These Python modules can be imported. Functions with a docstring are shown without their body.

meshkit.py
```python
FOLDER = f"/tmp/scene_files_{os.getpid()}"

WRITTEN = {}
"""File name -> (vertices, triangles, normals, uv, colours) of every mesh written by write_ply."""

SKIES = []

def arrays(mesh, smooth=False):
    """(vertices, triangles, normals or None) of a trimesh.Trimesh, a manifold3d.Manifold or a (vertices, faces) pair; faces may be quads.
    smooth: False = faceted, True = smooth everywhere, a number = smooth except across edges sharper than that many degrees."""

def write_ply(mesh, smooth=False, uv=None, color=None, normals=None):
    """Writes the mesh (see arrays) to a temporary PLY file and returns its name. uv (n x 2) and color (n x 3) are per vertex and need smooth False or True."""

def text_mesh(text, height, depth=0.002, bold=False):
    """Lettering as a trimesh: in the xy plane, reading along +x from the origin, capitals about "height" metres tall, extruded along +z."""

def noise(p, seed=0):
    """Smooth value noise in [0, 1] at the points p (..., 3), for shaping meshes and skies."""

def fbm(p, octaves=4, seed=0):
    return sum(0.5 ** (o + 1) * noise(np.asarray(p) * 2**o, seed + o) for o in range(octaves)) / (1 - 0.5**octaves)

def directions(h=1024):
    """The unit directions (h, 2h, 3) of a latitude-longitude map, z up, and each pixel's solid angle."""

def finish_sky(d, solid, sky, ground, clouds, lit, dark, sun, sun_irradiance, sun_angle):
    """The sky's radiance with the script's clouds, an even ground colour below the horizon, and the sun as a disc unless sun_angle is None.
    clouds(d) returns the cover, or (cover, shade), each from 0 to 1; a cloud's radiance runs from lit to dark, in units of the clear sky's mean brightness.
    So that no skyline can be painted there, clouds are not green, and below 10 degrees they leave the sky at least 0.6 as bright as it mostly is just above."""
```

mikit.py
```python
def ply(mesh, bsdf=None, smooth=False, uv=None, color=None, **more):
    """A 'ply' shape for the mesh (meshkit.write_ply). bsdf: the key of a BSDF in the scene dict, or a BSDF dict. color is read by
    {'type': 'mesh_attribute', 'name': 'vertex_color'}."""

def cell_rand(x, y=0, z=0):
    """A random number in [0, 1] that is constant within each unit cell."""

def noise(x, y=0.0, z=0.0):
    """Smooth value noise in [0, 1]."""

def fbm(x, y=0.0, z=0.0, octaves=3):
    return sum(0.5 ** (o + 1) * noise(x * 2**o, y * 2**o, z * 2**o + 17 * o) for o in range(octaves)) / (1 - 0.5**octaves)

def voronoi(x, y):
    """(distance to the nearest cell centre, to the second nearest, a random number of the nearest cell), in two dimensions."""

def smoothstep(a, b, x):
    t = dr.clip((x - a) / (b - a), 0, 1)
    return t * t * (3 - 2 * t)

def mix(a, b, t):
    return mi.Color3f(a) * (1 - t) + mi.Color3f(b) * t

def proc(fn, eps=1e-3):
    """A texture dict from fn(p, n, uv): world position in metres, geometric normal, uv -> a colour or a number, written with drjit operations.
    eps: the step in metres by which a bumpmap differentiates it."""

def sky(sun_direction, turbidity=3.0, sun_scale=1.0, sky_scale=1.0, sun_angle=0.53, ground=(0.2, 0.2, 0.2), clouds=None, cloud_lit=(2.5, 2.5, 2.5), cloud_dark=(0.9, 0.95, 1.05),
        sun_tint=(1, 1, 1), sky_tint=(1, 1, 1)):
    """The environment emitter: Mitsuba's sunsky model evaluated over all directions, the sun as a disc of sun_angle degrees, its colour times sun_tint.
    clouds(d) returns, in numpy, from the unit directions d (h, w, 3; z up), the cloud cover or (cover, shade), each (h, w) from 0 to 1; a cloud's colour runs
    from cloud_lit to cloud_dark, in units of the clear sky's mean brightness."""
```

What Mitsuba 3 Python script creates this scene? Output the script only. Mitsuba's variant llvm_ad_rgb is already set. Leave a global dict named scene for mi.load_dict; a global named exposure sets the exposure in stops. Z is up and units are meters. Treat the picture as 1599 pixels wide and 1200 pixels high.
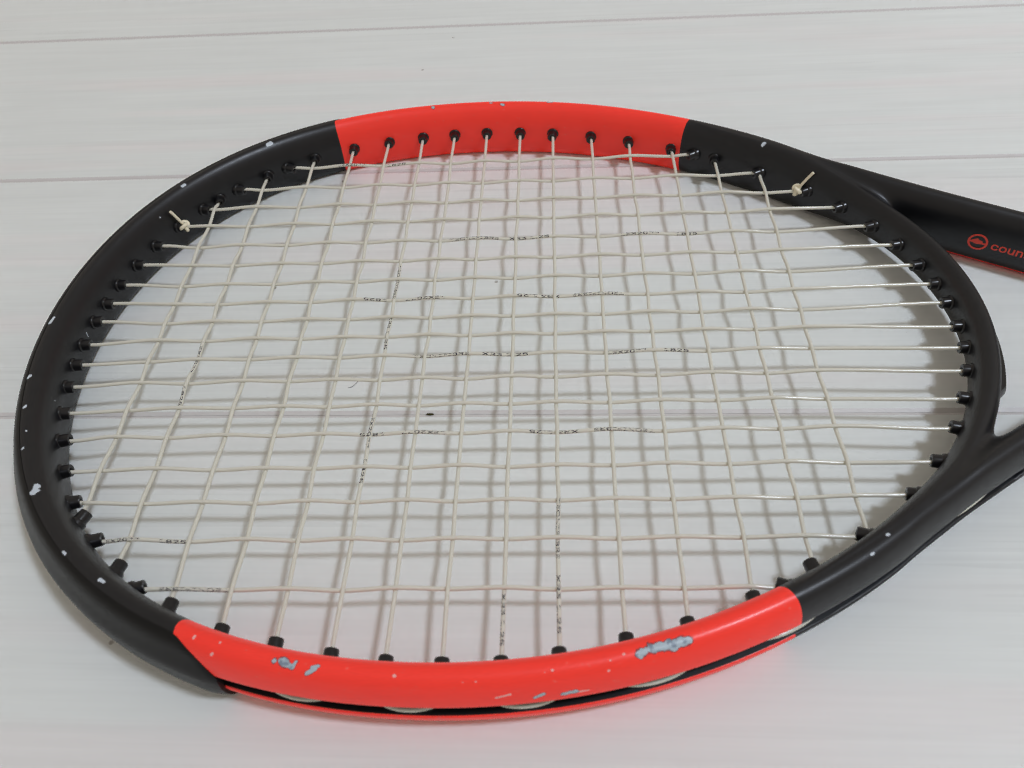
import math
import numpy as np
import trimesh
import mitsuba as mi
import drjit as dr
from scipy.spatial import cKDTree
from scipy.interpolate import PchipInterpolator, CubicSpline
import mikit, meshkit

rng = np.random.default_rng(7)
T = mi.ScalarTransform4f
scene, labels = {'type': 'scene'}, {}
MM = 1e-3

# ------------------------------------------------------------------ camera, light, exposure
CAM = np.array([0.0319321, -0.2205929, 0.2142731])
FWD = np.array([-0.0588399, 0.6633573, -0.7459859])
UP = np.array([0.0176550, 0.7478552, 0.6636271])
scene['camera'] = {'type': 'thinlens', 'fov': 64.059, 'fov_axis': 'x', 'near_clip': 0.01, 'far_clip': 50.0,
                   'aperture_radius': 0.0008, 'focus_distance': 0.315,
                   'to_world': T().look_at(origin=CAM.tolist(), target=(CAM + FWD).tolist(), up=UP.tolist())}
exposure = 0.07
FLOOR = -12.8 * MM                       # floor level; the string bed is z = 0
LAMP = np.array([1.249, -0.461, 2.406])
# light scattered about the room
scene['room_light'] = {'type': 'constant', 'radiance': {'type': 'rgb', 'value': [0.44, 0.400, 0.352]}}
# the round lamp on the ceiling
lamp_axis = np.array([0, 0, -1.0])
scene['ceiling_lamp'] = {'type': 'disk', 'to_world': T().look_at(origin=LAMP.tolist(), target=(LAMP + lamp_axis).tolist(), up=[0, 1, 0]) @ T().scale(0.2),
                         'emitter': {'type': 'area', 'radiance': {'type': 'rgb', 'value': [84.5, 93.5, 107.5]}},
                         'bsdf': {'type': 'diffuse', 'reflectance': {'type': 'rgb', 'value': [.8, .8, .8]}}}
labels['ceiling_lamp'] = {'label': 'round white ceiling lamp shining down on the racket', 'category': 'ceiling lamp'}

# ------------------------------------------------------------------ materials
def rgb(*v): return {'type': 'rgb', 'value': list(v)}
noise, fbm, mix, sst = mikit.noise, mikit.fbm, mikit.mix, mikit.smoothstep

def plank_tint(p, n, uv):
    # fine, flat white grain running along the boards
    row = dr.floor((p.y + 0.0141 * p.x + 0.0326) / 0.15431)
    x = p.x + row * 3.7
    y = p.y + 0.0141 * p.x
    g1 = fbm(x * 24, y * 420, row, 3)
    g2 = fbm(x * 4.5 + 5, y * 110, row + 3, 3)
    g3 = noise(x * 26, y * 1500, row)
    blot = fbm(x * 9, y * 16, 2.0, 2)
    v = 1 + 0.07 * (g1 - .5) + 0.04 * (g2 - .5) + 0.03 * (g3 - .5) + 0.04 * (blot - .5)
    pink = fbm(x * 5 + 9, y * 60, 8.0, 2)
    tone = mix([0.652, 0.672, 0.655], [0.672, 0.652, 0.641], sst(.5, .85, pink) * .8)
    # thin grey pore streaks
    pore = sst(.74, .84, noise(x * 17 + 3, y * 900, 5.0)) * sst(.5, .75, fbm(x * 3, y * 40, 1.0, 2))
    edge = dr.abs((y + 0.0326) / 0.15431 - dr.floor((y + 0.0326) / 0.15431 + .5)) * 0.15431
    joint = 1 - sst(.0013, .0018, edge)
    d1, d2, rc = mikit.voronoi(p.x * 13, p.y * 13 + 3)
    spot = (1 - sst(.006, .013, d1)) * sst(.76, .8, rc)
    tone = mix(tone, [.22, .19, .16], spot * .7)
    return mix(tone * v * (1 - 0.05 * pore), [.50, .465, .455], joint * .72)

def plank_bump(p, n, uv):
    y = p.y + 0.0141 * p.x
    return fbm(p.x * 9, y * 600, 0.0, 2)

scene['mat_plank'] = {'type': 'twosided', 'bsdf': {'type': 'bumpmap', 'scale': 0.00004, 'arbitrary': mikit.proc(plank_bump, eps=2e-4),
    'bsdf': {'type': 'principled', 'base_color': mikit.proc(plank_tint), 'roughness': 0.46, 'specular': 0.4}}}
scene['mat_underfloor'] = {'type': 'diffuse', 'reflectance': rgb(.33, .25, .21)}

# paint chips: (x, y, z, x2, y2, z2, radius) in mm on the frame surface
CHIPS_BLACK = [(-100.77, 109.44, 12.31, -99.47, 110.39, 12.33, 0.89), (-131.66, 78.27, 12.43, -131.08, 79.2, 12.42, 0.67), (-156.43, -6.77, 12.66, -156.06, -4.07, 12.68, 0.62), (-152.9, -34.29, 12.6, -152.52, -33.47, 12.68, 0.58), (-148.32, -47.84, 12.69, -148.13, -47.26, 12.67, 0.47), (-141.41, -65.67, 12.62, -141.15, -65.21, 12.69, 0.49), (-130.48, -82.12, 12.66, -130.31, -80.01, 12.35, 1.08), (-129.92, -81.6, 12.59, -129.92, -81.6, 12.59, 0.99), (-112.35, -103.36, 12.6, -111.8, -103.78, 12.6, 0.59), (-98.18, -112.19, 12.58, -96.87, -112.77, 12.54, 0.58), (121.57, 95.75, 11.79, 122.38, 96.25, 12.4, 0.72), (121.22, -99.47, 12.65, 121.45, -99.27, 12.65, 0.46), (115.49, -105.25, 12.37, 116.1, -104.86, 12.37, 0.38), (-145.53, -38.16, 4.58, -145.53, -38.16, 4.58, 0.23), (-150.29, -0.45, 0.84, -150.29, -0.68, -1.03, 0.22), (-137.87, 61.37, 8.5, -137.87, 61.37, 8.5, 0.22), (-143.31, -57.96, 12.54, -143.31, -57.96, 12.54, 0.25), (-138.5, -73.24, 12.22, -137.64, -74.09, 12.35, 0.24)]
CHIPS_RED = [(50.67, -133.42, 12.36, 54.35, -131.51, 12.64, 1.14), (54.33, -131.82, 12.59, 57.98, -130.79, 12.57, 1.3), (59.27, -131.04, 12.36, 63.29, -129.7, 12.42, 1.22), (50.97, -133.94, 12.03, 51.48, -133.38, 12.28, 0.65), (-43.06, -135.56, 12.58, -42.89, -135.57, 12.6, 0.66), (-41.05, -135.43, 12.67, -39.89, -136.23, 12.57, 1.07), (-39.89, -136.23, 12.57, -38.26, -137.0, 12.41, 0.74), (-38.09, -137.01, 12.42, -37.28, -135.76, 12.68, 0.49), (-34.25, -138.59, 11.83, -31.94, -137.55, 12.56, 0.57), (-32.66, -137.23, 12.59, -31.39, -136.77, 12.69, 0.49), (-11.37, -139.31, 12.55, -11.04, -139.31, 12.55, 0.42), (14.38, -142.71, 7.33, 17.82, -142.17, 8.1, 0.42), (24.05, -142.13, 5.93, 26.52, -141.56, 7.02, 0.52), (31.38, -141.13, 5.96, 34.64, -140.55, 6.19, 0.65), (34.64, -140.62, 5.93, 37.91, -140.06, 5.8, 0.42), (-26.41, 136.35, 12.57, -26.08, 135.96, 12.45, 0.73), (6.36, 137.1, 12.46, 7.28, 136.7, 12.32, 0.67), (1.13, 138.27, 12.68, 1.74, 138.23, 12.68, 0.49), (28.28, 136.97, 12.63, 30.4, 136.88, 12.59, 0.49), (-66.22, -129.36, 12.62, -65.99, -128.86, 12.69, 0.31), (-58.75, -130.61, 12.66, -58.63, -130.43, 12.65, 0.24), (-60.67, -133.37, 11.37, -60.28, -133.15, 11.68, 0.34), (6.07, -140.6, 11.85, 6.23, -140.6, 11.85, 0.19), (9.29, -140.43, 11.87, 9.45, -140.43, 11.86, 0.23), (42.78, -137.1, 10.79, 42.94, -136.98, 10.9, 0.21), (43.31, -135.11, 12.39, 43.47, -135.11, 12.37, 0.23), (45.72, -135.52, 11.79, 45.88, -135.63, 11.66, 0.21), (46.62, -133.55, 12.64, 46.94, -133.54, 12.63, 0.23), (28.6, -137.65, 12.43, 28.76, -137.65, 12.43, 0.16), (26.66, -138.24, 12.27, 26.82, -138.1, 12.32, 0.16)]
#CHIPS#

def chip_mask(p, chips):
    q = mi.Point3f(p) * 1000.0
    w = (noise(q.x * .7, q.y * .7, q.z * .7) - .5) * 1.0 + (noise(q.x * 2.6 + 7, q.y * 2.6, q.z * 2.6) - .5) * .4
    d = mi.Float(9)
    for (ax, ay, az, bx, by, bz, r) in chips:
        a, b = mi.Vector3f(ax, ay, az), mi.Vector3f(bx - ax, by - ay, bz - az)
        l2 = max((bx - ax)**2 + (by - ay)**2 + (bz - az)**2, 1e-6)
        t = dr.clip(dr.dot(q - a, b) / l2, 0, 1)
        d = dr.minimum(d, (dr.norm(q - a - b * t) - r) / max(r, .45) * .9)
    return d + w * .9

def black_paint(p, n, uv):
    q = mi.Point3f(p) * 1000.0
    base = mix([.0022, .0026, .0042], [.004, .0043, .006], fbm(q.x * .25, q.y * .25, q.z * .25, 2))
    d = chip_mask(p, CHIPS_BLACK)
    base = mix(base, [.47, .52, .57], 1 - sst(-.05, .1, d))
    return base

def red_paint(p, n, uv):
    q = mi.Point3f(p) * 1000.0
    base = mix([.95, .040, .024], [.92, .036, .022], fbm(q.x * .12, q.y * .12, q.z * .12, 2))
    fleck = sst(.80, .86, noise(q.x * .55 + 3, q.y * .55, q.z * .55)) * sst(.62, .8, noise(q.x * 2.6, q.y * 2.6, q.z * 2.6))
    base = mix(base, [.8, .25, .2], fleck * .35)
    base = mix(base, [.78, .36, .34], 1 - sst(-.1, .25, chip_mask(p, [c[:6] + (c[6] * .7,) for c in CHIPS_RED if c[6] < .45])))
    d = chip_mask(p, [c for c in CHIPS_RED if c[6] >= .45])
    base = mix(base, [.12, .03, .04], (1 - sst(.0, .22, d)) * .9)
    grey = mix([.36, .43, .48], [.17, .22, .28], sst(.5, .75, fbm(q.x * .8, q.y * .8, q.z * .8, 2)))
    return mix(base, grey, 1 - sst(-.2, -.02, d))

def satin(p, n, uv):
    q = mi.Point3f(p) * 1000.0
    return .35 + .08 * fbm(q.x * .5, q.y * .5, q.z * .5, 2)

def flake(p, n, uv):
    q = mi.Point3f(p) * 1000.0
    return noise(q.x * 4, q.y * 4, q.z * 4)

scene['mat_black_paint'] = {'type': 'twosided', 'bsdf': {'type': 'principled', 'base_color': mikit.proc(black_paint), 'roughness': mikit.proc(satin), 'specular': .47}}
scene['mat_red_paint'] = {'type': 'twosided', 'bsdf': {'type': 'principled', 'base_color': mikit.proc(red_paint), 'roughness': .38, 'specular': .36, 'clearcoat': .3, 'clearcoat_gloss': .93}}
scene['mat_bumper'] = {'type': 'twosided', 'bsdf': {'type': 'principled', 'base_color': rgb(.003, .0032, .0034), 'roughness': .40, 'specular': .26}}
scene['mat_grommet'] = {'type': 'twosided', 'bsdf': {'type': 'principled', 'base_color': rgb(.006, .006, .007), 'roughness': .26, 'specular': .45}}
scene['mat_string'] = {'type': 'blendbsdf', 'weight': .5,
    'a': {'type': 'principledthin', 'base_color': rgb(.78, .765, .68), 'roughness': .2, 'diff_trans': 1.0, 'eta': 1.5},
    'b': {'type': 'twosided', 'bsdf': {'type': 'principled', 'base_color': rgb(.65, .635, .555), 'roughness': .13, 'specular': .9, 'clearcoat': .6, 'clearcoat_gloss': .95}}}
scene['mat_knot'] = {'type': 'twosided', 'bsdf': {'type': 'principled', 'base_color': rgb(.72, .66, .50), 'roughness': .3, 'specular': .5}}
scene['mat_ink'] = {'type': 'twosided', 'bsdf': {'type': 'principled', 'base_color': rgb(.03, .03, .045), 'roughness': .5, 'specular': .3}}
scene['mat_print_red'] = {'type': 'twosided', 'bsdf': {'type': 'principled', 'base_color': rgb(.74, .06, .035), 'roughness': .4, 'specular': .4}}
scene['mat_grip'] = {'type': 'twosided', 'bsdf': {'type': 'principled', 'base_color': rgb(.02, .02, .02), 'roughness': .7, 'specular': .3}}
scene['mat_dirt'] = {'type': 'diffuse', 'reflectance': rgb(.05, .045, .02)}
scene['mat_fibre'] = {'type': 'diffuse', 'reflectance': rgb(.16, .16, .17)}

def number(name):
    if name not in scene: return name
    k = 1
    while f'{name}_{k:03d}' in scene: k += 1
    return f'{name}_{k:03d}'

def add(name, mesh, mat, smooth=False, **more):
    key = number(name)
    scene[key] = mikit.ply(mesh, mat, smooth, **more)
    return key

# ------------------------------------------------------------------ floor of white boards
PW, SLOPE, OFF = 0.15431, -0.01398, -0.03263
ang = math.atan(SLOPE)
ca, sa = math.cos(ang), math.sin(ang)
def board(y0, y1, x0, x1):
    # a board with bevelled long edges, built in the floor's own frame
    g, c, dpt = 0.00006, 0.0012, 0.0006
    prof = [(y0 + g, -.006), (y0 + g, -dpt), (y0 + c, -dpt * .25), (y0 + c + .0004, 0), (y1 - c - .0004, 0), (y1 - c, -dpt * .25), (y1 - g, -dpt), (y1 - g, -.006)]
    v, f, n = [], [], len(prof)
    for x in (x0, x1):
        for (y, z) in prof:
            v.append((x * ca - y * sa, x * sa + y * ca + OFF, FLOOR + z))
    for i in range(n):
        j = (i + 1) % n
        f += [(i, j, n + j), (i, n + j, n + i)]
    for i in range(1, n - 1):
        f += [(0, i + 1, i), (n, n + i, n + i + 1)]
    m = trimesh.Trimesh(np.array(v), np.array(f), process=False)
    m.fix_normals()
    return m
base = trimesh.creation.box((3.4, 2.2, .004))
base.apply_translation((0.1, .25, FLOOR - .0085))
add('floor', base, 'mat_underfloor')
labels['floor'] = {'label': 'white painted wooden floor boards under the racket', 'category': 'floor', 'kind': 'structure'}
for k in range(-5, 8):
    add('floor__plank', board(k * PW, (k + 1) * PW, -1.4, 1.6), 'mat_plank')

# ------------------------------------------------------------------ head outline (mm)
CX = 12.0
FOUR = [147.113, -3.76, 15.483, 3.56, 0.619, 1.126]
th = np.linspace(0, 2 * np.pi, 4001)[:-1]
rr = sum(a * np.cos(k * th) for k, a in enumerate(FOUR))
drr = sum(-k * a * np.sin(k * th) for k, a in enumerate(FOUR))
INNER = np.stack([CX + rr * np.cos(th), rr * np.sin(th)], 1)
tang = np.stack([drr * np.cos(th) - rr * np.sin(th), drr * np.sin(th) + rr * np.cos(th)], 1)
tang /= np.linalg.norm(tang, axis=1, keepdims=True)
NORM = np.stack([tang[:, 1], -tang[:, 0]], 1)      # outward
TREE = cKDTree(INNER)

def sm(a, b, x):
    t = np.clip((x - a) / (b - a), 0, 1)
    return t * t * (3 - 2 * t)
def sec(x):
    """half width, half height and roundness of the hoop's section; the bridge across the throat is slimmer"""
    t = sm(128, 168, x)
    return 5.75 - 1.45 * t, 12.7 - 4.5 * t, 3.0 - .7 * t

# throat arms, outer edge to centre line
AO = np.array([(96, 120.8), (110, 112.0), (130, 99.2), (155, 82.6), (180, 66.4), (214, 46.2), (245, 29.5), (275, 18.5), (310, 14.6), (352, 14.2)])
cs = CubicSpline(np.r_[0, np.cumsum(np.hypot(*np.diff(AO, axis=0).T))], AO)
u = np.linspace(0, cs.x[-1], 1200)
AOUT = cs(u)
at_ = cs(u, 1); at_ /= np.linalg.norm(at_, axis=1, keepdims=True)
AN = np.stack([-at_[:, 1], at_[:, 0]], 1)           # points outward (+y side)
AA = 5.6
ARM = AOUT - AN * 5.9
ATREE = cKDTree(ARM)

def smin(a, b, k):
    h = np.maximum(k - np.abs(a - b), 0) / k
    return np.minimum(a, b) - h * h * k * .25

def plan(xy):
    """what the field needs of the plan position"""
    ay = np.abs(xy[:, 1])
    p = np.stack([xy[:, 0], ay], 1)
    _, i = TREE.query(p)
    s = ((p - INNER[i]) * NORM[i]).sum(1)
    dist, j = ATREE.query(p)
    side = ((p - ARM[j]) * AN[j]).sum(1)
    da = np.where((j > 0) & (j < len(ARM) - 1), np.abs(side), dist)
    return dict(x=xy[:, 0], ay=ay, s=s, hx=xy[:, 0], da=da, side=side, ax=xy[:, 0])

def field(P, z):
    a, b, n = sec(P['hx'])
    lat = P['s'] - a
    t = sm(104, 150, P['ax'])
    aa = 3.2 + (AA - 3.2) * t
    eh, ea = np.abs(lat) / a, P['da'] / aa
    w = sm(-1.1, 1.1, ea - eh)
    bb = b * w + 12.6 * (1 - w)
    e = np.maximum(smin(eh, ea, .04 + 1.15 * sm(112, 165, P['x'])), 0)
    n = n - .85 * sm(-3, 4, z) * sm(176, 150, P['x'])
    n = n + (2.15 - n) * sm(-.6, .6, lat / a)      # flat inside, rounder outside
    d = ((e**n + np.abs(z / bb)**n)**(1 / n) - 1) * a
    # channel for the strings round the outside
    gh = np.maximum(np.abs(z) - 3.05, (a - 2.7) - lat) + np.where(P['x'] > 128, (P['x'] - 128) * .4, 0)
    ga = np.maximum(np.abs(z) - 3.05, (AA - 2.5) - P['side']) + np.where(P['x'] < 122, (122 - P['x']) * .4, 0) + np.where(P['x'] > 172, (P['x'] - 172) * .4, 0)
    g = -np.minimum(gh, ga)
    d = -smin(-d, -g, .7)
    return np.maximum(d, np.abs(z) - 12.75)

def field_at(v):
    return field(plan(v[:, :2]), v[:, 2])
def gradient(v, e=.12):
    g = np.empty_like(v)
    for k in range(3):
        o = np.zeros(3); o[k] = e
        g[:, k] = (field_at(v + o) - field_at(v - o)) / (2 * e)
    return g

def surface_net(xs, ys, zs, F):
    """naive surface nets of the zero level of F (nx, ny, nz)"""
    nx, ny, nz = F.shape
    ins = F < 0
    c = [ins[i:nx - 1 + i, j:ny - 1 + j, k:nz - 1 + k] for i in (0, 1) for j in (0, 1) for k in (0, 1)]
    cnt = sum(x.astype(np.int8) for x in c)
    act = (cnt > 0) & (cnt < 8)
    idx = -np.ones(act.shape, np.int64)
    cells = np.argwhere(act)
    idx[act] = np.arange(len(cells))
    acc, num = np.zeros((len(cells), 3)), np.zeros(len(cells))
    h = np.array([xs[1] - xs[0], ys[1] - ys[0], zs[1] - zs[0]])
    val = {o: F[cells[:, 0] + o[0], cells[:, 1] + o[1], cells[:, 2] + o[2]] for o in np.ndindex(2, 2, 2)}
    for o in np.ndindex(2, 2, 2):
        for ax in range(3):
            if o[ax] == 0:
                q = list(o); q[ax] = 1; q = tuple(q)
                A, B = val[o], val[q]
                cr = (A < 0) != (B < 0)
                t = np.where(cr, A / np.where(A == B, 1, A - B), 0)
                pt = np.tile(np.array(o, float), (len(cells), 1)); pt[:, ax] = t
                acc[cr] += pt[cr]; num[cr] += 1
    v = np.array([xs[0], ys[0], zs[0]]) + (cells + acc / num[:, None]) * h
    faces = []
    for ax in range(3):
        A = np.take(ins, range(F.shape[ax] - 1), ax); B = np.take(ins, range(1, F.shape[ax]), ax)
        e = np.argwhere(A != B)
        b, c_ = (ax + 1) % 3, (ax + 2) % 3
        ok = (e[:, b] > 0) & (e[:, c_] > 0) & (e[:, b] < F.shape[b] - 1) & (e[:, c_] < F.shape[c_] - 1)
        e = e[ok]
        sgn = ins[e[:, 0], e[:, 1], e[:, 2]]
        def cell(db, dc):
            w = e.copy(); w[:, b] -= db; w[:, c_] -= dc
            return idx[w[:, 0], w[:, 1], w[:, 2]]
        q = np.stack([cell(1, 1), cell(0, 1), cell(0, 0), cell(1, 0)], 1)
        q[~sgn] = q[~sgn][:, ::-1]
        faces.append(q)
    f = np.vstack(faces)
    return v, np.vstack([f[:, [0, 1, 2]], f[:, [0, 2, 3]]])

def clip(v, f, g):
    """the part of the mesh where g >= 0, cut cleanly along g = 0"""
    pos = g[f] >= 0
    cnt = pos.sum(1)
    out = [f[cnt == 3]]
    newv, newg, cache = [], [], {}
    def mid(i, j):
        key = (min(i, j), max(i, j))
        if key not in cache:
            t = g[i] / (g[i] - g[j])
            cache[key] = len(v) + len(newv)
            newv.append(v[i] + (v[j] - v[i]) * t)
        return cache[key]
    extra = []
    for tri, pp, c in zip(f[(cnt == 1) | (cnt == 2)], pos[(cnt == 1) | (cnt == 2)], cnt[(cnt == 1) | (cnt == 2)]):
        k = int(np.argmax(pp)) if c == 1 else int(np.argmin(pp))
        a, b, c3 = tri[k], tri[(k + 1) % 3], tri[(k + 2) % 3]
        if c == 1:
            extra.append((a, mid(a, b), mid(a, c3)))
        else:
            m1, m2 = mid(a, b), mid(a, c3)
            extra += [(m1, b, c3), (m1, c3, m2)]
    if newv: v = np.vstack([v, np.array(newv)])
    f2 = np.vstack(out + ([np.array(extra)] if extra else []))
    used, inv = np.unique(f2, return_inverse=True)
    return v[used], inv.reshape(f2.shape)

H = .8
xs, ys, zs = np.arange(-168, 354, H), np.arange(-150, 150.01, H), np.arange(-13.6, 13.61, H)
gx, gy = np.meshgrid(xs, ys, indexing='ij')
P = plan(np.stack([gx.ravel(), gy.ravel()], 1))
near = (np.abs(P['s'] - 5.5) < 9) | (P['da'] < 10)
F = np.full((gx.size, len(zs)), 5.0)
Pn = {k: a[near][:, None] for k, a in P.items()}
F[near] = field(Pn, zs[None, :])
V, FC = surface_net(xs, ys, zs, F.reshape(len(xs), len(ys), len(zs)))
for _ in range(2):
    G = gradient(V)
    V = V - G * (field_at(V) / np.maximum((G**2).sum(1), .05))[:, None]

def hoop_pt(xq, side=1, branch='any'):
    """index on the inner outline nearest the plan position"""
    return None

def band_sign(v):
    """>= 0 on the red sections at the two sides of the head"""
    x, ay = v[:, 0], np.abs(v[:, 1])
    left = x + 72.2 - .035 * (plan(v[:, :2])['s'] - 7)**2
    right = -((x - 92.7) * .82 - (ay - 117.5) * .57)
    return np.minimum(np.minimum(left, right), (ay - 60) * .5)
def stripe_sign(v):
    """>= 0 on the red stripe under the throat arms"""
    P = plan(v[:, :2])
    return np.minimum(np.minimum(-v[:, 2] - 10.7, v[:, 0] - 188), 330 - v[:, 0])

def part(name, v, f, mat):
    g = gradient(v, .5)
    n = g / np.maximum(np.linalg.norm(g, axis=1, keepdims=True), 1e-9)
    key = number(name)
    path = meshkit.write_ply((v * MM, f), False, normals=n)
    scene[key] = {'type': 'ply', 'filename': path, 'face_normals': False, 'bsdf': {'type': 'ref', 'id': mat}}
    return key
R = 'tennis_racket'
labels[R] = {'label': 'black and red tennis racket with cream strings lying on white floor boards', 'category': 'tennis racket'}
gb = band_sign(V)
bv, bf = clip(V, FC, -np.maximum(gb, stripe_sign(V)))
for test, nm, lab in ((lambda x: x < 0, '__head_tip', 'satin black head tip with white paint chips'), (lambda x: x > 0, '__throat', 'satin black throat and bridge of the frame')):
    keep = test(bv[bf].mean(1)[:, 0])
    used, inv = np.unique(bf[keep], return_inverse=True)
    k = part(R + nm, bv[used], inv.reshape(-1, 3), 'mat_black_paint')
    labels[k] = {'label': lab}
rv, rf = clip(V, FC, gb)
for sgn, lab in ((-1, 'bright red frame section with grey paint chips, nearest the viewer'), (1, 'bright red frame section on the far side of the head')):
    keep = (rv[rf].mean(1)[:, 1] * sgn) > 0
    used, inv = np.unique(rf[keep], return_inverse=True)
    k = part(R + '__painted_section', rv[used], inv.reshape(-1, 3), 'mat_red_paint')
    labels[k] = {'label': lab}
sv, sf = clip(V, FC, stripe_sign(V))
k = part(R + '__throat_stripe', sv, sf, 'mat_red_paint')
labels[k] = {'label': 'red stripe under the black throat'}

# ------------------------------------------------------------------ sweeps
def tube(pts, r, sides=12, closed_ends=True, up=(0, 0, 1)):
    pts = np.asarray(pts, float)
    t = np.gradient(pts, axis=0); t /= np.linalg.norm(t, axis=1, keepdims=True)
    n = np.array(up, float) - t[0] * (t[0] @ np.array(up, float))
    if np.linalg.norm(n) < 1e-3: n = np.array([1.0, 0, 0]) - t[0] * t[0, 0]
    n /= np.linalg.norm(n)
    r = np.broadcast_to(r, len(pts))
    rings, a = [], np.linspace(0, 2 * np.pi, sides, endpoint=False)
    for i in range(len(pts)):
        n = n - t[i] * (n @ t[i]); n /= np.linalg.norm(n)
        b = np.cross(t[i], n)
        rings.append(pts[i] + r[i] * (np.cos(a)[:, None] * n + np.sin(a)[:, None] * b))
    v = np.vstack(rings + [pts[:1], pts[-1:]])
    f = []
    for i in range(len(pts) - 1):
        for k in range(sides):
            l = (k + 1) % sides
            p, q = i * sides, (i + 1) * sides
            f += [(p + k, p + l, q + l), (p + k, q + l, q + k)]
    if closed_ends:
        c0, c1, e = len(v) - 2, len(v) - 1, (len(pts) - 1) * sides
        for k in range(sides):
            l = (k + 1) % sides
            f += [(c0, l, k), (c1, e + k, e + l)]
    return trimesh.Trimesh(v, np.array(f), process=False)

def loft(rings, closed=True, caps=True):
    rings = np.asarray(rings); n, m = rings.shape[:2]
    v = rings.reshape(-1, 3); f = []
    for i in range(n - 1):
        for k in range(m if closed else m - 1):
            l = (k + 1) % m
            f += [(i * m + k, (i + 1) * m + k, (i + 1) * m + l), (i * m + k, (i + 1) * m + l, i * m + l)]
    if caps:
        for k in range(1, m - 1):
            f += [(0, k, k + 1), ((n - 1) * m, (n - 1) * m + k + 1, (n - 1) * m + k)]
    mesh = trimesh.Trimesh(v, np.array(f), process=False)
    mesh.fix_normals()
    return mesh

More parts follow.
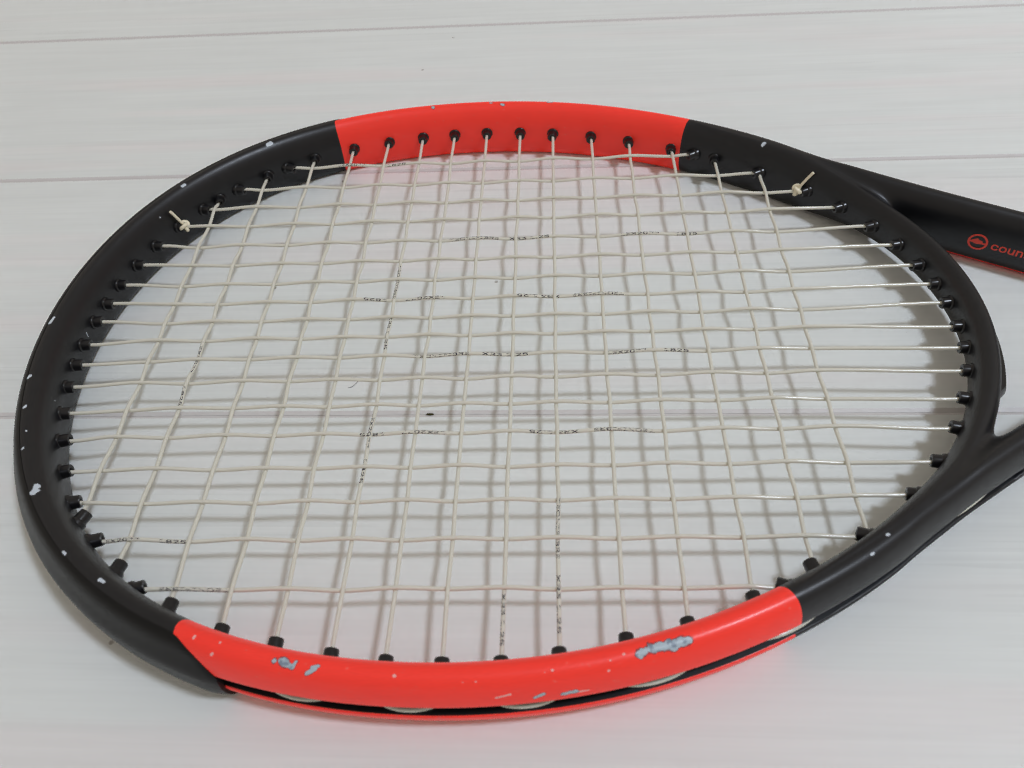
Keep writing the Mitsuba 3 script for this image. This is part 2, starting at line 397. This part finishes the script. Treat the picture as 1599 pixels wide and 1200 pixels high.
# bumper guard round the tip of the head
i0 = int(np.argmin(np.where(INNER[:, 1] > 0, np.abs(INNER[:, 0] + 58.0), 99)))
ids = np.arange(i0, len(INNER) - i0 + 1, 8)
rings = []
for i in ids:
    x = INNER[i, 0] + NORM[i, 0] * 10
    a, b, n = sec(INNER[i, 0]); n = 2.15
    endw = sm(-58.5, -66, x)
    top = np.interp(x, [-76, -73, -70, -65, -61, -59], [80, 79, 66, 42, 14, -4])
    ph = np.radians(np.linspace(-84, top, 26))
    ring = []
    for q, k in enumerate(ph):
        lat = a * np.sign(np.cos(k)) * abs(np.cos(k))**(2 / n)
        z = b * np.sign(np.sin(k)) * abs(np.sin(k))**(2 / n)
        nl, nz = np.cos(k)**(2 - 2 / n) / a, np.sign(np.sin(k)) * abs(np.sin(k))**(2 - 2 / n) / b
        l = math.hypot(nl, nz); nl, nz = nl / l, nz / l
        e = ((.45 + 1.6 * (1 - sm(1.5, 8.5, z))) * (.35 + .65 * endw)) * (1 - (2 * q / 25 - 1)**14 * .6) - .25 * math.exp(-((z - .5) / 1.4)**2)
        ring.append((lat + nl * e, min(max(z + nz * e, -12.75), 13.2)))
    for k in ph[::-1][[0, 6, 13, 19, 25]]:
        lat = (a - 1.2) * abs(np.cos(k))**(2 / n); z = (b - 1.2) * np.sign(np.sin(k)) * abs(np.sin(k))**(2 / n)
        ring.append((lat, z))
    rings.append([(INNER[i, 0] + NORM[i, 0] * (a + l_), INNER[i, 1] + NORM[i, 1] * (a + l_), z_) for l_, z_ in ring])
k = add(R + '__bumper_guard', loft(np.array(rings) * MM), 'mat_bumper', smooth=40)
labels[k] = {'label': 'black plastic guard strip round the head tip'}

# black grommet strip in the outer channel, from the bumper to the throat
def outer_path(side, x0=-66, x1=170):
    sel = (INNER[:, 1] > 0) & (INNER[:, 0] > x0) & (INNER[:, 0] < 112)
    a = sec(INNER[:, 0])[0]
    hp = (INNER + NORM * (2 * a)[:, None])[sel]; hp = hp[np.argsort(hp[:, 0])]
    hp = hp[hp[:, 0] < 112]
    ap = AOUT[(AOUT[:, 0] > 118) & (AOUT[:, 0] < x1)] - AN[(AOUT[:, 0] > 118) & (AOUT[:, 0] < x1)] * .3
    p = np.vstack([hp[::10], ap[::4]])
    s = np.r_[0, np.cumsum(np.hypot(*np.diff(p, axis=0).T))]
    sp = CubicSpline(s[::3], p[::3]); q = np.linspace(0, s[::3][-1], 420)
    p = sp(q); t = sp(q, 1); t /= np.linalg.norm(t, axis=1, keepdims=True)
    n = np.stack([-t[:, 1], t[:, 0]], 1)
    return p * [1, side], n * [1, side]
for side in (-1, 1):
    p, n = outer_path(side)
    prof = [(-3.9, -2.97), (-.6, -2.97), (-.55, -2.55), (-2.4, -2.3), (-2.5, 0), (-2.4, 2.3), (-.55, 2.55), (-.6, 2.97), (-3.9, 2.97)]
    rings = [[(p[i, 0] + n[i, 0] * l_, p[i, 1] + n[i, 1] * l_, z_) for l_, z_ in prof] for i in range(0, 420, 3)]
    add(R + '__grommet_strip', loft(np.array(rings) * MM), 'mat_grommet', smooth=35)
    for x0, x1 in ((-48, -32), (-17, -2), (14, 30), (48, 66), (86, 104), (111, 131), (142, 166)):
        i0, i1 = np.argmin(np.abs(p[:, 0] - x0)), np.argmin(np.abs(p[:, 0] - x1))
        ii = np.arange(i0, i1 + 1)
        w = np.sin(np.linspace(0, np.pi, len(ii)))**.55
        off = -3.4 + 1.9 * w
        pts = np.stack([p[ii, 0] + n[ii, 0] * off, p[ii, 1] + n[ii, 1] * off, 0 * off - 1.6], 1)
        add(R + '__string_loop', tube(pts * MM, .66 * MM, 10), 'mat_string', smooth=True)

# guard strip on the outside of the bridge
sel = np.where((INNER[:, 0] > 100) & (INNER[:, 1] < 14) & (INNER[:, 1] > -37))[0]
sel = sel[np.argsort(INNER[sel, 1])][::6]
rings = []
for q, i in enumerate(sel):
    w = sm(0, .06, q / len(sel)) * (1 - .85 * sm(.1, .85, q / len(sel)))
    prof = [(-1.5, -3.6), (1.6 * w - .3, -3.4), (2.1 * w - .3, -2), (2.4 * w - .3, 0), (2.1 * w - .3, 2), (1.6 * w - .3, 3.4), (-1.5, 3.6)]
    rings.append([(INNER[i, 0] + NORM[i, 0] * (8.6 + l_), INNER[i, 1] + NORM[i, 1] * (8.6 + l_), z_ - .5) for l_, z_ in prof])
add(R + '__bridge_guard', loft(np.array(rings) * MM), 'mat_grommet', smooth=40)

# ------------------------------------------------------------------ strings
YM = np.array([108.5, 92.1, 78.3, 65.2, 51.4, 38.8, 26.6, 15.3, 5.0]); YM = np.r_[YM, -YM[::-1]]
YE = np.array([108.6, 92.4, 78.0, 65.8, 52.7, 40.3, 27.8, 16.8, 6.3]); YE = np.r_[YE, -YE[::-1]]
XC = np.array([-120.8, -102.5, -82.5, -65.0, -48.5, -32.2, -16.9, -1.3, 14.8, 30.5, 48.6, 66.0, 85.1, 103.4, 121.3])
RS = .665
def wall_x(y, right):
    c = INNER[(INNER[:, 0] > CX) == right]
    return c[np.argmin(np.abs(c[:, 1] - y)), 0]
def wall_y(x, topside):
    c = INNER[(INNER[:, 1] > 0) == topside]
    return c[np.argmin(np.abs(c[:, 0] - x)), 1]
main_path, cross_path, ends = [], [], []
for i in range(18):
    ye = YE[i]
    xl, xr = wall_x(ye, False), wall_x(ye, True)
    js = [j for j in range(15) if xl + 3 < XC[j] < xr - 3 and abs(YM[i]) < abs(wall_y(XC[j], True)) - 3]
    kx = np.r_[xl - 2, xl + 4.5, XC[js], xr - 4.5, xr + 2]
    ky = np.r_[ye, ye, YM[i] + rng.normal(0, .10, len(js)), ye, ye]
    kz = np.r_[0, 0, [.6 if (i + j + 2) % 2 == 1 else -.6 for j in js], 0, 0]
    xx = np.unique(np.r_[np.arange(kx[0], kx[-1], 1.6), kx])
    main_path.append((xx, PchipInterpolator(kx, ky)(xx), PchipInterpolator(kx, kz)(xx)))
    ends += [((xl, ye), (1, 0)), ((xr, ye), (-1, 0))]
for j in range(15):
    yt = wall_y(XC[j], True)
    ii = [i for i in range(18) if abs(YM[i]) < yt - 3]
    ky = np.r_[-yt - 2, -yt + 4.5, YM[ii][::-1], yt - 4.5, yt + 2]
    kx = np.r_[XC[j], XC[j], XC[j] + rng.normal(0, .12, len(ii)), XC[j], XC[j]]
    kz = np.r_[0, 0, [-.6 if (i + j + 2) % 2 == 1 else .6 for i in ii[::-1]], 0, 0]
    yy = np.unique(np.r_[np.arange(ky[0], ky[-1], 1.6), ky])
    cross_path.append((PchipInterpolator(ky, kx)(yy), yy, PchipInterpolator(ky, kz)(yy)))
    ends += [((XC[j], yt), (0, -1)), ((XC[j], -yt), (0, 1))]
mkeys = [add(R + '__main_string', tube(np.stack(p, 1) * MM, RS * MM, 12), 'mat_string', smooth=True) for p in main_path]
ckeys = [add(R + '__cross_string', tube(np.stack(p, 1) * MM, RS * MM, 12), 'mat_string', smooth=True) for p in cross_path]

# printing along the strings
def string_print(key, path, axis, words, flip):
    """words: (text, start, end) in mm along the string; wrapped round its upper side"""
    c = [np.asarray(q) for q in path]
    for text, s0, s1 in words:
        m = meshkit.text_mesh(text, 1.0, .03, bold=True)
        v = np.array(m.vertices); ext = m.bounds
        uu = (v[:, 0] - ext[0, 0]) / (ext[1, 0] - ext[0, 0])
        w = (v[:, 1] - .5) * 1.05
        along = s0 + (s1 - s0) * uu
        rad = RS + .006 + v[:, 2]
        if axis == 0:
            yc, zc = np.interp(along, c[0], c[1]), np.interp(along, c[0], c[2])
            psi = np.radians(-36) + (-w if flip else w) / RS
            v = np.stack([along, yc + rad * np.sin(psi), zc + rad * np.cos(psi)], 1)
        else:
            xc, zc = np.interp(along, c[1], c[0]), np.interp(along, c[1], c[2])
            psi = np.radians(-8) + w / RS
            v = np.stack([xc + rad * np.sin(psi), along, zc + rad * np.cos(psi)], 1)
        add(key + '__lettering', trimesh.Trimesh(v * MM, m.faces, process=False), 'mat_ink')
    labels[key] = {'label': 'cream string with small dark printed lettering'}
BRAND, SIZE, CODE, LOT = 'TECNIFIBRE', 'XR3 1.25', 'LEX2077', '1825'
string_print(mkeys[0], main_path[0], 0, [(CODE, -69.9, -57.3), (LOT, -46.9, -38.1)], False)
string_print(mkeys[4], main_path[4], 0, [(BRAND, -13.3, 7.4), (SIZE, 11.7, 28.4), (CODE, 58, 73.7), (LOT, 80.7, 89.2)], False)
string_print(mkeys[7], main_path[7], 0, [(BRAND, 56.9, 37.4), (SIZE, 32.4, 15.9), (CODE, -12.4, -27.6), (LOT, -35.2, -44.2)], True)
string_print(mkeys[10], main_path[10], 0, [(BRAND, -21.6, -.9), (SIZE, 3.8, 20.5), (CODE, 49.2, 62.9), (LOT, 69.2, 78)], False)
string_print(mkeys[13], main_path[13], 0, [(BRAND, 62.8, 42.8), (SIZE, 37.7, 21.4), (CODE, -6.9, -21.4), (LOT, -27.5, -35.8)], True)
string_print(mkeys[16], main_path[16], 0, [(CODE, -110.7, -98.4), (LOT, -92.1, -83.8)], False)
string_print(mkeys[17], main_path[17], 0, [(BRAND, -65.9, -86.7)], True)
string_print(ckeys[9], cross_path[9], 1, [(BRAND, -78.5, -99.2), (SIZE, -104.7, -122.6)], False)
string_print(ckeys[8], cross_path[8], 1, [(SIZE, -110.1, -126.0)], False)
string_print(ckeys[5], cross_path[5], 1, [(BRAND, 34.9, 14.6), (SIZE, 6.4, -12.2)], False)
string_print(ckeys[5], cross_path[5], 1, [(CODE, -42.7, -57.8), (LOT, -61.8, -71.9)], False)
string_print(ckeys[1], cross_path[1], 1, [(CODE, -6.8, -22.2), (LOT, -29.3, -37.5)], False)

# grommets: a short barrel with a flange and an open mouth
prof = np.array([(.72, -1.0), (2.75, -1.0), (2.75, .25), (2.55, .55), (2.2, .75), (2.1, 3.3), (1.95, 3.6), (1.15, 3.65), (.75, 3.35), (.72, -1.0)])
barrel = trimesh.creation.revolve(prof * MM, sections=28)
bply = mikit.ply(barrel, 'mat_grommet', 35)
done = []
for (x, y), d in ends:
    if any(math.hypot(x - a, y - b) < 4 for a, b in done): continue
    done.append((x, y))
    _, i = TREE.query((x, y))
    dn = np.array(d) * .62 - NORM[i] * .38
    dn /= np.linalg.norm(dn)
    base_p = np.array([x, y]) + NORM[i] * .15
    l = 1 + .12 * rng.normal()
    tilt = rng.normal(0, .05, 3)
    tgt = np.array([dn[0], dn[1], 0]) + tilt
    key = number(R + '__grommet')
    scene[key] = {**bply, 'to_world': T().look_at(origin=[base_p[0] * MM, base_p[1] * MM, 0], target=[(base_p[0] + tgt[0]) * MM, (base_p[1] + tgt[1]) * MM, tgt[2] * MM], up=[0, 0, 1]) @ T().scale([1, 1, float(np.clip(l, .85, 1.15))])}

# the two tie-off knots with their cut tails
def knot(c, tail, dirx):
    t = np.linspace(0, 2 * np.pi, 70)
    k = np.stack([np.sin(t) + 2 * np.sin(2 * t), np.cos(t) - 2 * np.cos(2 * t), -np.sin(3 * t) * 1.4], 1) * .74
    k = k[:, [2, 0, 1]] * [1.0 * dirx, 1, .9]
    m = [tube((np.array(c) + k) * MM, .78 * MM, 10, closed_ends=False)]
    key = add(R + '__knot', trimesh.util.concatenate(m), 'mat_knot', smooth=True)
    s = np.linspace(0, 1, 14)[:, None]
    a, b = np.array(c, float), np.array(tail, float)
    pts = a + (b - a) * s + np.array([0, 0, 1.0]) * np.sin(s * np.pi) * .4
    add(key + '__tail', tube(pts * MM, np.r_[np.full(12, .62), .66, .6] * MM, 10), 'mat_knot', smooth=40)
knot((134.9, 78.2, .4), (139.7, 77.2, 9.6), 1)
knot((-131.2, 65.6, .4), (-133.9, 64.0, 9.5), -1)

# ------------------------------------------------------------------ printing on the throat arm
def on_arm(uv, x_start, side=1, depth=.12):
    """(along, up) mm on the inner wall of the far arm -> points just proud of it"""
    i0 = np.argmin(np.abs(ARM[:, 0] - x_start))
    arc = np.r_[0, np.cumsum(np.hypot(*np.diff(ARM, axis=0).T))]
    q = arc[i0] + uv[:, 0]
    c = np.stack([np.interp(q, arc, ARM[:, k]) for k in (0, 1)], 1)
    n = np.stack([np.interp(q, arc, AN[:, k]) for k in (0, 1)], 1)
    lat = AA * (1 - np.clip(np.abs(uv[:, 1]) / 12.6, 0, 1)**2.7)**(1 / 2.7)
    o = lat + depth
    return np.stack([c[:, 0] - n[:, 0] * o, c[:, 1] - n[:, 1] * o, uv[:, 1]], 1)
def flat_print(name, m2, x_start, lab):
    v = np.array(m2.vertices)
    p = on_arm(v[:, :2], x_start, depth=.05) 
    top = on_arm(v[:, :2], x_start, depth=.12)
    p = np.where((v[:, 2] > 1e-6)[:, None], top, p)
    k = add(name, trimesh.Trimesh(p * MM, m2.faces, process=False), 'mat_print_red')
    labels[k] = {'label': lab}
from shapely.geometry import Point, box as sbox
from shapely import affinity, union_all
ring = Point(0, 0).buffer(4.5, 32).difference(Point(0, 0).buffer(3.5, 32))
bar = sbox(-4.2, -.75, 4.2, .2).intersection(Point(0, 0).buffer(4.4))
lens = affinity.rotate(affinity.scale(Point(0, 0).buffer(1, 24), 2.2, 1.15), 12)
wing = affinity.rotate(affinity.scale(Point(0, 0).buffer(1, 24), 2.0, .7), 35)
wing = affinity.translate(wing, -1.6, .6)
em = union_all([ring, bar, lens, wing])
em = trimesh.creation.extrude_polygon(em, .1, engine='earcut')
def dense(m, l):
    v, f = trimesh.remesh.subdivide_to_size(m.vertices, m.faces, l)
    return trimesh.Trimesh(v, f, process=False)
em.apply_scale([.82, .82, 1]); em = dense(em, 1.5); em.apply_translation((9.4, -1.0, 0))
flat_print(R + '__throat_emblem', em, 193.0, 'red round emblem printed on the throat arm')
tx = meshkit.text_mesh('countervail', 3.3, .1, bold=True)
tx = trimesh.Trimesh(np.array(tx.vertices) * [1.12, 1, 1] + [14.2, -2.6, 0], tx.faces, process=False)
flat_print(R + '__throat_lettering', tx, 193.0, 'red lettering printed on the throat arm')

# grip beyond the frame of the picture
rings = []
for x, r in ((342, 13.2), (344, 14.3), (348, 14.8), (420, 15), (500, 15.5), (515, 17), (520, 17), (522, 15)):
    a = (np.arange(8) + .5) * np.pi / 4
    rings.append([(x, 1.05 * r * math.cos(k), np.clip(.86 * r * math.sin(k), -12.7, 12.7)) for k in a])
add(R + '__grip', loft(np.array(rings) * MM), 'mat_grip')

# ------------------------------------------------------------------ tiny things on the floor
cr = trimesh.creation.icosphere(subdivisions=2, radius=1.0)
cr.vertices = cr.vertices * (1 + .25 * (meshkit.noise(cr.vertices * 2.0) - .5))[:, None] * [1.5e-3, .38e-3, .35e-3]
cr.apply_translation((-.0154, -.0326, FLOOR))
add('crumb', cr, 'mat_dirt', smooth=True)
labels['crumb'] = {'label': 'tiny dark crumb stuck in the floor joint under the strings', 'category': 'crumb'}
tt = np.linspace(0, 1, 14)
hair = np.stack([-47.6 + 3.2 * tt, -19.2 + 3.2 * tt - .9 * np.sin(tt * np.pi), 0 * tt + .15], 1) * MM + [0, 0, FLOOR]
add('fibre', tube(hair, .075 * MM, 6), 'mat_fibre', smooth=True)
labels['fibre'] = {'label': 'short curled grey fibre lying on the white floor under the strings', 'category': 'fibre'}
